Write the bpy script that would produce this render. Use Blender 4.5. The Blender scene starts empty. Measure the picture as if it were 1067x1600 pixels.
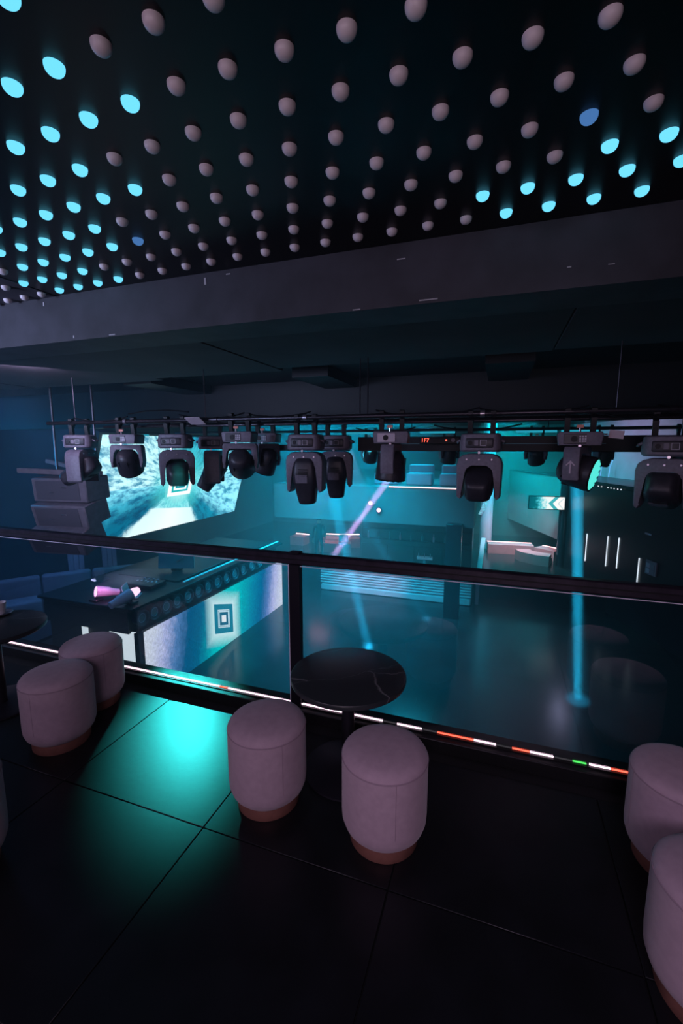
import bpy, bmesh, math, random
from mathutils import Vector, Matrix, Euler
from math import pi, sin, cos, radians as rad
random.seed(7)
S = bpy.context.scene
COL = S.collection
# ------------------------------------------------------------------ camera
CAMH = 1.75
cd = bpy.data.cameras.new('camera'); cam = bpy.data.objects.new('camera', cd); COL.objects.link(cam)
cd.sensor_fit = 'VERTICAL'; cd.sensor_height = 36.0; cd.lens = 692.7 / 1600 * 36.0
cd.clip_start = .05; cd.clip_end = 200
cam.location = (0, 0, CAMH)
cam.rotation_euler = (rad(90 - 8.534), 0, rad(19.54))
S.camera = cam
# ------------------------------------------------------------------ world: hazy air of the club
HAZE = .021
w = bpy.data.worlds.new('world'); S.world = w; w.use_nodes = True
nt = w.node_tree; nt.nodes.clear()
wo = nt.nodes.new('ShaderNodeOutputWorld'); bg = nt.nodes.new('ShaderNodeBackground')
bg.inputs[0].default_value = (.004, .008, .016, 1); bg.inputs[1].default_value = .3
vs = nt.nodes.new('ShaderNodeVolumeScatter'); vs.inputs['Color'].default_value = (.6, .9, 1, 1)
vs.inputs['Density'].default_value = HAZE; vs.inputs['Anisotropy'].default_value = .2
# the smoke hangs in the hall beyond the balcony edge, thinner towards the right wall
gp = nt.nodes.new('ShaderNodeNewGeometry'); sx = nt.nodes.new('ShaderNodeSeparateXYZ'); nt.links.new(gp.outputs['Position'], sx.inputs[0])
my = nt.nodes.new('ShaderNodeMapRange'); my.inputs[1].default_value = 2.4; my.inputs[2].default_value = 5.0; my.inputs[3].default_value = .04; my.inputs[4].default_value = 1
mxx = nt.nodes.new('ShaderNodeMapRange'); mxx.inputs[1].default_value = -2; mxx.inputs[2].default_value = 4; mxx.inputs[3].default_value = HAZE; mxx.inputs[4].default_value = HAZE * .6
mm = nt.nodes.new('ShaderNodeMath'); mm.operation = 'MULTIPLY'
nt.links.new(sx.outputs[1], my.inputs[0]); nt.links.new(sx.outputs[0], mxx.inputs[0]); nt.links.new(my.outputs[0], mm.inputs[0]); nt.links.new(mxx.outputs[0], mm.inputs[1])
nt.links.new(mm.outputs[0], vs.inputs['Density'])
try:
    w.cycles.volume_step_size = 4.0; S.cycles.volume_max_steps = 48
except AttributeError: pass
nt.links.new(bg.outputs[0], wo.inputs[0]); nt.links.new(vs.outputs[0], wo.inputs['Volume'])
# ------------------------------------------------------------------ exposure
S.view_settings.view_transform = 'Standard'; S.view_settings.look = 'None'
S.view_settings.exposure = 0; S.view_settings.gamma = 1; S.view_settings.use_curve_mapping = False

def aim(o, loc, target):
    o.location = loc
    o.rotation_euler = (Vector(target) - Vector(loc)).to_track_quat('-Z', 'Y').to_euler()

def area(loc, target, size, power, color, shape='SQUARE', size_y=None, spread=180):
    l = bpy.data.lights.new('area_lamp', 'AREA'); l.shape = shape; l.size = size
    if size_y: l.size_y = size_y
    l.energy = power; l.color = color; l.spread = rad(spread)
    o = bpy.data.objects.new('area_lamp', l); COL.objects.link(o); aim(o, loc, target); return o

def spot(loc, target, angle, power, color, radius=.03, blend=.3):
    l = bpy.data.lights.new('spot_lamp', 'SPOT'); l.spot_size = rad(angle); l.energy = power; l.color = color
    l.shadow_soft_size = radius; l.spot_blend = blend
    o = bpy.data.objects.new('spot_lamp', l); COL.objects.link(o); aim(o, loc, target); return o

# balcony: dim pinkish lounge lamps behind the camera, plus added unseen fill lamps
area((-2.5, -1.8, 2.1), (-.9, 2.2, .5), 1.5, 19, (.90, .68, 1.0))
area((.2, -2.6, 1.2), (-.2, 1.6, 2.95), .8, 7, (1, .80, .92), spread=100)  # added upward fill that brightens the ceiling domes
area((.4, -1.5, 2.5), (.1, 1.9, .1), .8, 8, (.92, .66, 1.0), spread=90)
area((-5.6, -.5, 2.0), (-5.2, 2.8, 2.7), .9, 85, (.50, .60, 1.0), spread=120)
area((-11.6, 4.8, 1.4), (-6, 5.2, 1.6), 1.0, 90, (.0, .30, .75))  # added off-view blue lamp tinting the hall haze at upper left
# hall: added unseen teal wash lamps, lighting the haze, dance floor, DJ and bar
TEAL = (.0, .52, .80)
area((-4.5, 11.5, 2.7), (-4.5, 11.5, 0), 4.0, 1050, TEAL, spread=110)
area((-9.6, 7.2, 2.7), (-9.6, 7.2, 0), 2.0, 130, (.06, .24, .62), spread=100)
area((-4.9, 3.5, 2.5), (-7.0, 5.4, .6), .5, 13, (.75, .62, 1.0))  # added lilac fill for the speakers, facing away from the camera
area((-3.0, 16.2, 2.7), (-3.0, 16.2, 0), 1.6, 160, (.0, .55, .8), spread=130)
area((.4, 21.0, 2.7), (.4, 21.0, 0), 2.0, 480, (.0, .58, .68), spread=110)
area((-5.0, 19.5, .1), (-5.0, 19.0, -3), 2.0, 110, (.0, .58, .8))
# beams of the moving heads
spot((-3.38, 4.08, 1.60), (-1.84, 2.08, 0), 19, 800, (.05, .95, .88), .05, 1.0)         # teal pool on the balcony floor
area((.745, 5.02, 1.42), (1.80, 9.83, -3.55), .13, 36, (.02, .52, .80), 'DISK', spread=1.2)
spot((.745, 5.02, 1.40), (1.80, 9.83, -3.55), 4.5, 40000, (.03, .6, .9), .03, 1.0)  # added along the same axis to brighten the floor spot
area((-1.93, 5.12, 1.12), (-3.06, 10.75, -3.55), .16, 20, (.02, .55, .9), 'DISK', spread=2)
area((-1.03, 4.55, 1.5), (-5.9, 15.2, -2.6), .10, 20, (1, .42, .9), 'DISK', spread=1.5)
area((-2.2, 5.6, 1.5), (-1.9, 13.2, -3.55), .10, 4, (.02, .55, .9), 'DISK', spread=2)

# ------------------------------------------------------------------ materials
MATS = {}
def mat(name, color=(.5, .5, .5), rough=.5, metal=0, emit=None, estr=1, noise=0, nscale=8, bump=0, bscale=60, spec=.5, coat=0):
    if name in MATS: return MATS[name]
    m = bpy.data.materials.new(name); m.use_nodes = True; MATS[name] = m
    t = m.node_tree; b = t.nodes['Principled BSDF']
    c = (*color, 1); b.inputs['Base Color'].default_value = c
    b.inputs['Roughness'].default_value = rough; b.inputs['Metallic'].default_value = metal
    b.inputs['Specular IOR Level'].default_value = spec
    if coat: b.inputs['Coat Weight'].default_value = coat; b.inputs['Coat Roughness'].default_value = .1
    if emit:
        b.inputs['Emission Color'].default_value = (*emit, 1); b.inputs['Emission Strength'].default_value = estr
    tc = t.nodes.new('ShaderNodeTexCoord')
    if noise:
        n = t.nodes.new('ShaderNodeTexNoise'); n.inputs['Scale'].default_value = nscale; n.inputs['Detail'].default_value = 6
        t.links.new(tc.outputs['Object'], n.inputs['Vector'])
        r = t.nodes.new('ShaderNodeValToRGB'); r.color_ramp.elements[0].position = .3; r.color_ramp.elements[1].position = .7
        r.color_ramp.elements[0].color = (*[x * (1 - noise) for x in color], 1)
        r.color_ramp.elements[1].color = (*[min(1, x * (1 + noise)) for x in color], 1)
        t.links.new(n.outputs['Fac'], r.inputs[0]); t.links.new(r.outputs[0], b.inputs['Base Color'])
    if bump:
        n = t.nodes.new('ShaderNodeTexNoise'); n.inputs['Scale'].default_value = bscale; n.inputs['Detail'].default_value = 3
        t.links.new(tc.outputs['Object'], n.inputs['Vector'])
        bn = t.nodes.new('ShaderNodeBump'); bn.inputs['Strength'].default_value = bump; bn.inputs['Distance'].default_value = .01
        t.links.new(n.outputs['Fac'], bn.inputs['Height']); t.links.new(bn.outputs[0], b.inputs['Normal'])
    return m

def emis(name, color, strength):
    if name in MATS: return MATS[name]
    m = bpy.data.materials.new(name); m.use_nodes = True; MATS[name] = m
    t = m.node_tree; t.nodes.clear()
    o = t.nodes.new('ShaderNodeOutputMaterial'); e = t.nodes.new('ShaderNodeEmission')
    e.inputs[0].default_value = (*color, 1); e.inputs[1].default_value = strength
    t.links.new(e.outputs[0], o.inputs[0]); return m

def glass_mat(name, tint=(.93, .97, 1), ior=1.5, gain=1.0):
    m = bpy.data.materials.new(name); m.use_nodes = True; MATS[name] = m
    t = m.node_tree; t.nodes.clear()
    o = t.nodes.new('ShaderNodeOutputMaterial'); tr = t.nodes.new('ShaderNodeBsdfTransparent'); gl = t.nodes.new('ShaderNodeBsdfGlossy')
    mx = t.nodes.new('ShaderNodeMixShader'); fr = t.nodes.new('ShaderNodeFresnel'); fr.inputs[0].default_value = ior
    ml = t.nodes.new('ShaderNodeMath'); ml.operation = 'MULTIPLY'; ml.inputs[1].default_value = gain; ml.use_clamp = True
    tr.inputs[0].default_value = (*tint, 1); gl.inputs['Roughness'].default_value = .0
    ge = t.nodes.new('ShaderNodeNewGeometry'); iv = t.nodes.new('ShaderNodeMath'); iv.operation = 'SUBTRACT'; iv.inputs[0].default_value = 1
    m2 = t.nodes.new('ShaderNodeMath'); m2.operation = 'MULTIPLY'
    t.links.new(ge.outputs['Backfacing'], iv.inputs[1]); t.links.new(fr.outputs[0], m2.inputs[0]); t.links.new(iv.outputs[0], m2.inputs[1])
    t.links.new(m2.outputs[0], ml.inputs[0]); t.links.new(ml.outputs[0], mx.inputs[0])
    t.links.new(tr.outputs[0], mx.inputs[1]); t.links.new(gl.outputs[0], mx.inputs[2]); t.links.new(mx.outputs[0], o.inputs[0])
    return m

def marble_mat():
    m = mat('black_marble', (.024, .03, .033), .34); t = m.node_tree; b = t.nodes['Principled BSDF']
    tc = t.nodes.new('ShaderNodeTexCoord')
    n = t.nodes.new('ShaderNodeTexNoise'); n.inputs['Scale'].default_value = 3.0; n.inputs['Detail'].default_value = 5
    mp = t.nodes.new('ShaderNodeMapping'); mp.inputs['Rotation'].default_value = (0, 0, .75); mp.inputs['Scale'].default_value = (.8, 3.4, 1)
    t.links.new(tc.outputs['Object'], n.inputs['Vector'])
    av = t.nodes.new('ShaderNodeVectorMath'); av.operation = 'MULTIPLY_ADD'
    av.inputs[1].default_value = (.22, .22, .22)
    t.links.new(n.outputs['Color'], av.inputs[0]); t.links.new(tc.outputs['Object'], av.inputs[2]); t.links.new(av.outputs[0], mp.inputs[0])
    v = t.nodes.new('ShaderNodeTexVoronoi'); v.feature = 'DISTANCE_TO_EDGE'; v.inputs['Scale'].default_value = 1.3
    t.links.new(mp.outputs[0], v.inputs['Vector'])
    r = t.nodes.new('ShaderNodeValToRGB'); r.color_ramp.elements[0].position = 0; r.color_ramp.elements[0].color = (.16, .17, .17, 1)
    r.color_ramp.elements[1].position = .008; r.color_ramp.elements[1].color = (.024, .03, .033, 1)
    t.links.new(v.outputs['Distance'], r.inputs[0]); t.links.new(r.outputs[0], b.inputs['Base Color'])
    return m

M_FLOOR = mat('dark_tile', (.006, .007, .009), .40, spec=.35, noise=.35, nscale=5, bump=.05, bscale=30)
M_JOINT = mat('joint', (.004, .004, .005), .8)
M_CEIL = mat('black_ceiling', (.0015, .002, .0035), .36, spec=.35, noise=.3, nscale=3)
M_CEIL2 = mat('grey_ceiling', (.045, .04, .055), .7, noise=.2, nscale=3)
M_BEAM = mat('beam_paint', (.036, .035, .046), .65, noise=.35, nscale=4, bump=.1, bscale=25)
M_SOFFIT = mat('soffit_paint', (.03, .027, .034), .75, noise=.3, nscale=2)
M_CHIP = mat('bare_plaster', (.5, .48, .5), .8)
M_KERB = mat('kerb', (.003, .003, .004), .5)
M_METAL = mat('black_metal', (.02, .018, .026), .32, metal=.4)
M_RAIL = mat('rail_metal', (.03, .024, .038), .38, metal=.5, noise=.3, nscale=20)
M_GLASS = glass_mat('clear_glass', gain=4.0)
M_EDGE = mat('glass_edge', (.8, .75, .85), .3)
M_VELVET = mat('blush_velvet', (.46, .35, .40), .85, noise=.06, nscale=30, bump=.15, bscale=500, spec=.2)
M_VELVET.node_tree.nodes['Principled BSDF'].inputs['Sheen Weight'].default_value = .25
M_PIPING = mat('piping', (.33, .25, .29), .8)
M_COPPER = mat('copper_plinth', (.36, .16, .12), .42, metal=.35, noise=.15, nscale=20)
M_MARBLE = marble_mat()
M_PLASTIC = mat('black_plastic', (.03, .027, .036), .42, noise=.2, nscale=30)
M_PLASTIC2 = mat('charcoal_plastic', (.16, .14, .18), .5, noise=.15, nscale=40)
M_DARK = mat('soft_black', (.005, .005, .007), .5, spec=.3)
M_LABEL = mat('pale_label', (.62, .5, .56), .5)
M_SCREENFR = mat('display_frame', (.55, .5, .58), .5)
M_TAG = mat('coral_tag', (.8, .28, .2), .5)
M_STEEL = mat('bright_steel', (.55, .5, .56), .28, metal=.9)
M_DOME = mat('unlit_dome', (.85, .74, .78), .38, bump=.02)
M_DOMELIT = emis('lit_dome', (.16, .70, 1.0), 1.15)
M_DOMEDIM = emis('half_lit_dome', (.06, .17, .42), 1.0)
M_HFLOOR = mat('gloss_floor', (.014, .017, .02), .2, noise=.3, nscale=1.5)
M_HWALL = mat('hall_wall', (.06, .07, .08), .6, noise=.2, nscale=1)
M_HDARK = mat('hall_dark_wall', (.012, .014, .02), .28, noise=.2, nscale=1)
M_FASCIA = mat('fascia_paint', (.10, .12, .13), .5, noise=.1, nscale=2)
M_WHITE = mat('white_gloss', (.62, .6, .64), .35)
M_LILAC = mat('lilac_paint', (.42, .36, .46), .5, noise=.1, nscale=2)
M_PINKSOFA = mat('rose_upholstery', (.40, .16, .18), .7, noise=.1, nscale=6)
M_MAUVESOFA = mat('mauve_upholstery', (.20, .15, .2), .7, noise=.15, nscale=4)
M_PINKLED = emis('pink_led', (1.0, .62, .66), 2.6)
M_WHITELED = emis('white_led', (1.0, .68, .86), 3.2)
M_REDLED = emis('red_led', (1.0, .10, .06), 2.6)
M_GREENLED = emis('green_led', (.08, .75, .12), 1.4)
M_DIMLED = emis('dim_led', (.22, .20, .24), .18)
M_COOLLED = emis('cool_led', (.72, .88, 1.0), 1.2)
M_CYANLED = emis('cyan_led', (.03, .50, .70), .6)
M_TEALLENS = emis('teal_lens', (.10, .85, .75), 1.0)
M_PINKLENS = emis('pink_lens', (1.0, .55, .82), 2.2)
M_LENS = mat('dark_lens', (.01, .012, .016), .08, spec=.8)
M_GREY = mat('grey_cabinet', (.22, .19, .23), .6, noise=.15, nscale=12)
M_GRILLE = mat('grille', (.12, .11, .14), .7, bump=.3, bscale=300)
M_SKIN = mat('skin', (.4, .26, .2), .6)
M_CLOTH = mat('dark_clothes', (.012, .013, .016), .9)
M_HAIR = mat('dark_hair', (.012, .01, .01), .7)
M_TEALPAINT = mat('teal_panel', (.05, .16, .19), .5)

# ------------------------------------------------------------------ helpers
def link(o, parent=None):
    COL.objects.link(o)
    if parent is not None: o.parent = parent
    return o

def mesh(name, bm, sharp=40):
    me = bpy.data.meshes.new(name)
    bmesh.ops.recalc_face_normals(bm, faces=bm.faces[:])
    bm.to_mesh(me); bm.free()
    me.shade_smooth()
    try: me.set_sharp_from_angle(angle=rad(sharp))
    except Exception: pass
    return me

def obj(name, bm, m, parent=None, loc=(0, 0, 0), rot=(0, 0, 0), sharp=40):
    me = bm if isinstance(bm, bpy.types.Mesh) else mesh(name, bm, sharp)
    if m and not me.materials: me.materials.append(m)
    o = bpy.data.objects.new(name, me); o.location = loc; o.rotation_euler = rot
    return link(o, parent)

def thing(name, label, cat, loc=(0, 0, 0), rz=0, group=None):
    o = bpy.data.objects.new(name, None); o.location = loc; o.rotation_euler = (0, 0, rz); o.empty_display_size = .1
    return tag(link(o), label, cat, group)

def tag(o, label, cat, group=None):
    o['label'] = label; o['category'] = cat
    if group: o['group'] = group
    return o

def struct(name, bm, m, parent=None, label=None, **k):
    o = obj(name, bm, m, parent, **k)
    if parent is None:
        o['kind'] = 'structure'
        if label: o['label'] = label
    return o

def B(): return bmesh.new()

def box(bm, c, s, bev=0, rot=None, seg=1):
    r = bmesh.ops.create_cube(bm, size=1)
    vs = r['verts']
    bmesh.ops.scale(bm, vec=s, verts=vs)
    if bev:
        es = {e for v in vs for e in v.link_edges}
        rb = bmesh.ops.bevel(bm, geom=list(es), offset=bev, segments=seg, profile=.5, affect='EDGES')
        vs = list({v for f in rb['faces'] for v in f.verts} | {v for v in vs if v.is_valid})
    if rot: bmesh.ops.rotate(bm, cent=(0, 0, 0), matrix=Euler(rot).to_matrix(), verts=vs)
    bmesh.ops.translate(bm, vec=c, verts=vs)
    return bm

def span(bm, a, b, bev=0):
    return box(bm, [(a[i] + b[i]) / 2 for i in range(3)], [abs(b[i] - a[i]) for i in range(3)], bev)

def cyl(bm, p, q, r, n=12, r2=None):
    p, q = Vector(p), Vector(q); d = q - p
    m = Matrix.Translation((p + q) / 2) @ d.to_track_quat('Z', 'Y').to_matrix().to_4x4()
    bmesh.ops.create_cone(bm, cap_ends=True, segments=n, radius1=r, radius2=r if r2 is None else r2, depth=d.length, matrix=m)
    return bm

def tube(bm, pts, r, n=6):
    pts = [Vector(p) for p in pts]; rings = []
    for i, p in enumerate(pts):
        d = (pts[min(i + 1, len(pts) - 1)] - pts[max(i - 1, 0)]).normalized()
        q = d.to_track_quat('Z', 'Y')
        rings.append([bm.verts.new(p + q @ Vector((r * cos(2 * pi * k / n), r * sin(2 * pi * k / n), 0))) for k in range(n)])
    for a, b in zip(rings, rings[1:]):
        for k in range(n): bm.faces.new((a[k], a[(k + 1) % n], b[(k + 1) % n], b[k]))
    bm.faces.new(rings[0][::-1]); bm.faces.new(rings[-1]); return bm

def lathe(bm, prof, n=48, mtx=None):
    rings = []
    for r, z in prof:
        if r < 1e-6: rings.append([bm.verts.new((0, 0, z))])
        else: rings.append([bm.verts.new((r * cos(2 * pi * k / n), r * sin(2 * pi * k / n), z)) for k in range(n)])
    for a, b in zip(rings, rings[1:]):
        for k in range(n):
            k2 = (k + 1) % n
            if len(a) == 1: bm.faces.new((a[0], b[k2], b[k]))
            elif len(b) == 1: bm.faces.new((a[k], a[k2], b[0]))
            else: bm.faces.new((a[k], a[k2], b[k2], b[k]))
    if len(rings[0]) > 1: bm.faces.new(rings[0][::-1])
    if len(rings[-1]) > 1: bm.faces.new(rings[-1])
    if mtx: bmesh.ops.transform(bm, matrix=mtx, verts=[v for r in rings for v in r])
    return bm

def prism(bm, poly, d0, d1, axis='Y', bev=0):
    def P(a, b, d): return (a, d, b) if axis == 'Y' else ((d, a, b) if axis == 'X' else (a, b, d))
    v0 = [bm.verts.new(P(a, b, d0)) for a, b in poly]; v1 = [bm.verts.new(P(a, b, d1)) for a, b in poly]
    n = len(poly); bm.faces.new(v0); bm.faces.new(v1[::-1])
    for i in range(n): bm.faces.new((v0[i], v0[(i + 1) % n], v1[(i + 1) % n], v1[i]))
    if bev:
        es = [e for e in bm.edges if (e.verts[0] in v0) == (e.verts[1] in v0) and e.calc_length() > bev]
        bmesh.ops.bevel(bm, geom=es, offset=bev, segments=2, profile=.5, affect='EDGES')
    return bm

def rrect(hx, hy, r, n=5):
    pts = []
    for cx, cy, a0 in ((hx - r, hy - r, 0), (-hx + r, hy - r, pi / 2), (-hx + r, -hy + r, pi), (hx - r, -hy + r, 1.5 * pi)):
        for k in range(n): a = a0 + pi / 2 * k / (n - 1); pts.append((cx + r * cos(a), cy + r * sin(a)))
    return pts

def loft(bm, secs):
    rings = [[bm.verts.new((x, y, z)) for x, y in rrect(hx, hy, r)] for z, hx, hy, r in secs]
    n = len(rings[0])
    for a, b in zip(rings, rings[1:]):
        for k in range(n): bm.faces.new((a[k], a[(k + 1) % n], b[(k + 1) % n], b[k]))
    bm.faces.new(rings[0][::-1]); bm.faces.new(rings[-1]); return bm

def ring(bm, R, r, z=0, n=48, m=8):
    v = [[bm.verts.new(((R + r * cos(2 * pi * j / m)) * cos(2 * pi * i / n), (R + r * cos(2 * pi * j / m)) * sin(2 * pi * i / n), z + r * sin(2 * pi * j / m))) for j in range(m)] for i in range(n)]
    for i in range(n):
        for j in range(m): bm.faces.new((v[i][j], v[(i + 1) % n][j], v[(i + 1) % n][(j + 1) % m], v[i][(j + 1) % m]))
    return bm

# ------------------------------------------------------------------ balcony shell
FL = -3.55
floor = struct('floor', span(B(), (-8, -4, -.30), (5, 2.55, -.012)), M_JOINT)
TW, TD = .875, .80
tile_me = mesh('floor_tile', box(B(), (0, 0, 0), (TW - .005, TD - .005, .014), .0015)); tile_me.materials.append(M_FLOOR)
for i in range(-5, 6):
    for j in range(-5, 3):
        x0 = -1.21 + i * TW; y0 = 1.495 + (j - 1) * TD
        if y0 + TD > 2.4 + .02 or x0 < -7.5 or x0 + TW > 4.9: continue
        obj('floor_tile', tile_me, None, floor, loc=(x0 + TW / 2, y0 + TD / 2, -.007))
struct('trim_1', span(B(), (-8, 2.385, -.012), (5, 2.545, .066), .004), M_KERB)
struct('wall_rear', span(B(), (-8, -4.15, -.3), (5, -4, 2.95)), M_HDARK)
struct('wall_left', span(B(), (-8.15, -4.15, -.3), (-8, 2.8, 2.95)), M_BEAM)
struct('wall_right', span(B(), (5, -4.15, -.3), (5.15, 2.8, 2.95)), M_HDARK)
ceil = struct('ceiling', span(B(), (-3.45, -4.15, 2.95), (5.15, 2.82, 3.2)), M_CEIL)
obj('ceiling_panel', span(B(), (-8.15, -4.15, 2.945), (-3.455, 2.82, 3.2)), M_CEIL2, ceil)
beam = struct('ceiling_beam', span(B(), (-13.2, 2.82, 2.592), (8.2, 3.22, 3.6)), M_BEAM)
# scuffs where the paint has chipped off the beam
for x, z, sx, sz in ((-2.02, 2.895, .014, .045), (-1.83, 2.92, .035, .006), (-.62, 2.86, .05, .006), (-.45, 2.612, .11, .006), (-3.6, 2.9, .012, .03),
                     (-.9, 2.598, .05, .006), (-3.3, 2.62, .012, .02), (-4.3, 2.6, .03, .005), (.3, 2.7, .02, .006), (.5, 2.69, .03, .004), (-2.9, 2.605, .06, .008)):
    obj('paint_chip', box(B(), (x, 2.819, z), (sx, .003, sz)), M_CHIP, beam)
# soffit boards behind the beam, two of them slightly dropped
for x0, x1, y1, dz in ((-13.2, -6.6, 4.9, 0), (-6.59, -4.25, 4.93, .004), (-4.24, -2.4, 4.75, -.002), (-2.39, .4, 4.62, .004), (.41, 3.0, 4.55, 0), (3.01, 8.2, 4.5, .003)):
    obj('soffit_board', span(B(), (x0, 3.225, 2.60 + dz), (x1, y1, 2.66), .003), M_SOFFIT, beam)
# ------------------------------------------------------------------ hall shell
hall = struct('hall_floor', span(B(), (-13, 2.55, FL - .2), (8, 25, FL)), M_HFLOOR, label='dark glossy dance floor below the balcony')
struct('wall_front', span(B(), (-13, 2.45, FL - .2), (8, 2.55, -.30)), M_HDARK)
struct('wall_back', span(B(), (-13, 24, FL), (8, 24.2, 2.75)), M_HWALL)
struct('wall_west', span(B(), (-13.2, 2.55, FL), (-13, 24.2, 2.75)), M_HWALL)
struct('wall_east', span(B(), (8, 2.55, FL), (8.2, 24.2, 2.75)), M_HDARK)
struct('hall_ceiling', span(B(), (-13.2, 3.22, 2.76), (8.2, 24.2, 3.0)), M_DARK)
struct('light_baffle', span(B(), (-13, 6.6, 2.08), (8, 6.8, 2.755)), M_DARK)  # added black band that hides lit haze and blocks teal spill
for i, x in enumerate((-5.2, -2.6, -.2, 2.4)):
    struct('ceiling_rib', span(B(), (x, 5.2 + .2 * (i % 2), 2.62), (x + .5, 6.59, 2.755)), M_DARK)

# ------------------------------------------------------------------ domes in the ceiling
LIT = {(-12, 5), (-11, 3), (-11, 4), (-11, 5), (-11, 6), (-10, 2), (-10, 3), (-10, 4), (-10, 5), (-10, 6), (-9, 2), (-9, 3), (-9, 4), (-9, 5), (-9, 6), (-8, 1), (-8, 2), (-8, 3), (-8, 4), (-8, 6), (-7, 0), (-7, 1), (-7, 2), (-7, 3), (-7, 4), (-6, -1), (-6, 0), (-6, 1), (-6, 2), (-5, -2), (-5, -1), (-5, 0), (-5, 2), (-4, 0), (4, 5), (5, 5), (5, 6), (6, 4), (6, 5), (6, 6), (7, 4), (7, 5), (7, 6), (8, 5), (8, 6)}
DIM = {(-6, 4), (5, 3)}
dome_prof = [(.0, -.031)] + [(.031 * sin(a) ** .9, -.004 - .027 * cos(a)) for a in (.25, .5, .75, 1.0, 1.25, 1.5)] + [(.031, 0), (.0, .001)]
dome_me = {}
for k, m in (('unlit', M_DOME), ('lit', M_DOMELIT), ('dim', M_DOMEDIM)):
    dome_me[k] = mesh('dome_bulb', lathe(B(), dome_prof, 24)); dome_me[k].materials.append(m)
ORD = ['', 'first', 'second', 'third', 'fourth', 'fifth', 'sixth', 'seventh', 'eighth', 'ninth', 'tenth', 'eleventh', 'twelfth', 'thirteenth', 'fourteenth', 'fifteenth', 'sixteenth', 'seventeenth', 'eighteenth', 'nineteenth', 'twentieth', 'twenty-first', 'twenty-second', 'twenty-third', 'twenty-fourth']
VISIBLE = {-2: (-5, -5), -1: (-6, -1), 0: (-7, 1), 1: (-8, 4), 2: (-10, 5), 3: (-11, 6), 4: (-12, 7), 5: (-13, 8), 6: (-15, 8)}
for j, (ia, ib) in VISIBLE.items():
    for i in range(ia, ib + 1):
        n = max(0, -3 - i)
        x = -.480996 + .201228 * i - .093084 * j - .0042 * n; y = 1.401036 + .207312 * j + .0088 * n
        if y > 2.79: continue
        k = 'lit' if (i, j) in LIT else 'dim' if (i, j) in DIM else 'unlit'
        o = obj('dome_bulb', dome_me[k], None, None, (x, y, 2.945 if x < -3.455 else 2.95))
        row = 7 - j; pos = i - ia + 1
        look = {'lit': 'glowing cyan dome bulb', 'dim': 'faintly blue dome bulb', 'unlit': 'unlit mauve dome bulb'}[k]
        tag(o, f'{look}, {ORD[row]} row up from the beam, {ORD[pos]} from left', 'bulb', 'dome bulbs studding the black ceiling')

# ------------------------------------------------------------------ glass railing
rail = thing('glass_railing', 'glass balustrade with dark metal handrail and post along the balcony edge', 'railing', (-1.18, 2.46, .066))
def R(x, y, z): return (x + 1.18, y - 2.46, z - .066)
def rspan(name, a, b, m, bev=0): return obj(name, span(B(), R(*a), R(*b), bev), m, rail)
rspan('handrail', (-7.9, 2.435, 1.012), (4.9, 2.49, 1.082), M_RAIL, .008)
rspan('rail_groove', (-7.9, 2.430, 1.044), (4.9, 2.434, 1.050), M_DARK)
for x in (-5.0, -1.18, 2.6):
    p = rspan('post', (x - .036, 2.432, .067), (x + .036, 2.484, 1.012), M_METAL, .004)
    obj('post_cap', box(B(), R(x, 2.462, 1.086), (.075, .06, .014), .005), M_METAL, p)
for x0, x1 in ((-7.9, -5.05), (-4.95, -1.222), (-1.138, 2.55), (2.65, 4.9)):
    g = rspan('glass_panel', (x0, 2.452, .067), (x1, 2.464, 1.012), M_GLASS)
    e = rspan('glass_edge', (x1 + .0005, 2.434, .067), (x1 + .0055, 2.464, 1.012), M_EDGE)
    e2 = rspan('edge_trim', (x0, 2.4335, 1.0045), (x1, 2.4365, 1.0085), M_EDGE)
led = thing('led_strip', 'thin LED strip glowing white, red and green along the balcony kerb', 'led strip', (-1.18, 2.44, .066))
segs = [(-6.5, -1.779, 'w'), (-1.779, -1.71, 'r'), (-1.71, -.60, 'w'), (-.60, -.511, 'd'), (-.511, -.36, 'w'), (-.36, -.269, 'd'), (-.269, -.062, 'r'), (-.062, .06, 'w'), (.06, .144, 'd'), (.144, .236, 'r'), (.236, .355, 'w'), (.355, .448, 'd'), (.448, .515, 'g'), (.515, .527, 'd'), (.527, .627, 'w'), (.627, 1.1, 'r'), (1.1, 1.5, 'w'), (1.5, 4.5, 'd')]
LM = dict(w=(M_WHITELED, 'white'), r=(M_REDLED, 'red'), g=(M_GREENLED, 'green'), d=(M_DIMLED, 'unlit'))
for a, b, c in segs:
    o = obj('led_segment', box(B(), ((a + b) / 2 + 1.18, .0075, .009), (b - a - .002, .006, .0055)), LM[c][0], led)
    o['label'] = LM[c][1] + ' stretch of the LED strip'
obj('led_channel', box(B(), (.0, -.002, .003), (12.6, .022, .005)), M_KERB, led)

# ------------------------------------------------------------------ stools and tables
def stool_meshes():
    r = .19
    body = [(0, .055), (.13, .055), (.158, .062), (.178, .085), (.188, .115), (r, .15), (r, .385), (.1895, .40)]
    cushion = [(.1885, .402), (.187, .413), (.176, .428), (.15, .440), (.11, .448), (.06, .453), (0, .455)]
    a = mesh('upholstered_body', lathe(B(), body, 64)); a.materials.append(M_VELVET)
    b = mesh('seat_cushion', lathe(B(), [(0, .40)] + cushion, 64)); b.materials.append(M_VELVET)
    c = mesh('piping', ring(B(), .1885, .0032, .402, 64)); c.materials.append(M_PIPING)
    d = mesh('plinth', lathe(B(), [(0, 0), (.150, 0), (.153, .004), (.153, .06), (0, .06)], 64)); d.materials.append(M_COPPER)
    sb = tube(B(), [(.1895, 0, z) for z in (.15, .2, .3, .4)], .0016)
    e = mesh('seam', sb); e.materials.append(M_PIPING)
    return a, b, c, d, e
SM = stool_meshes()
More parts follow.
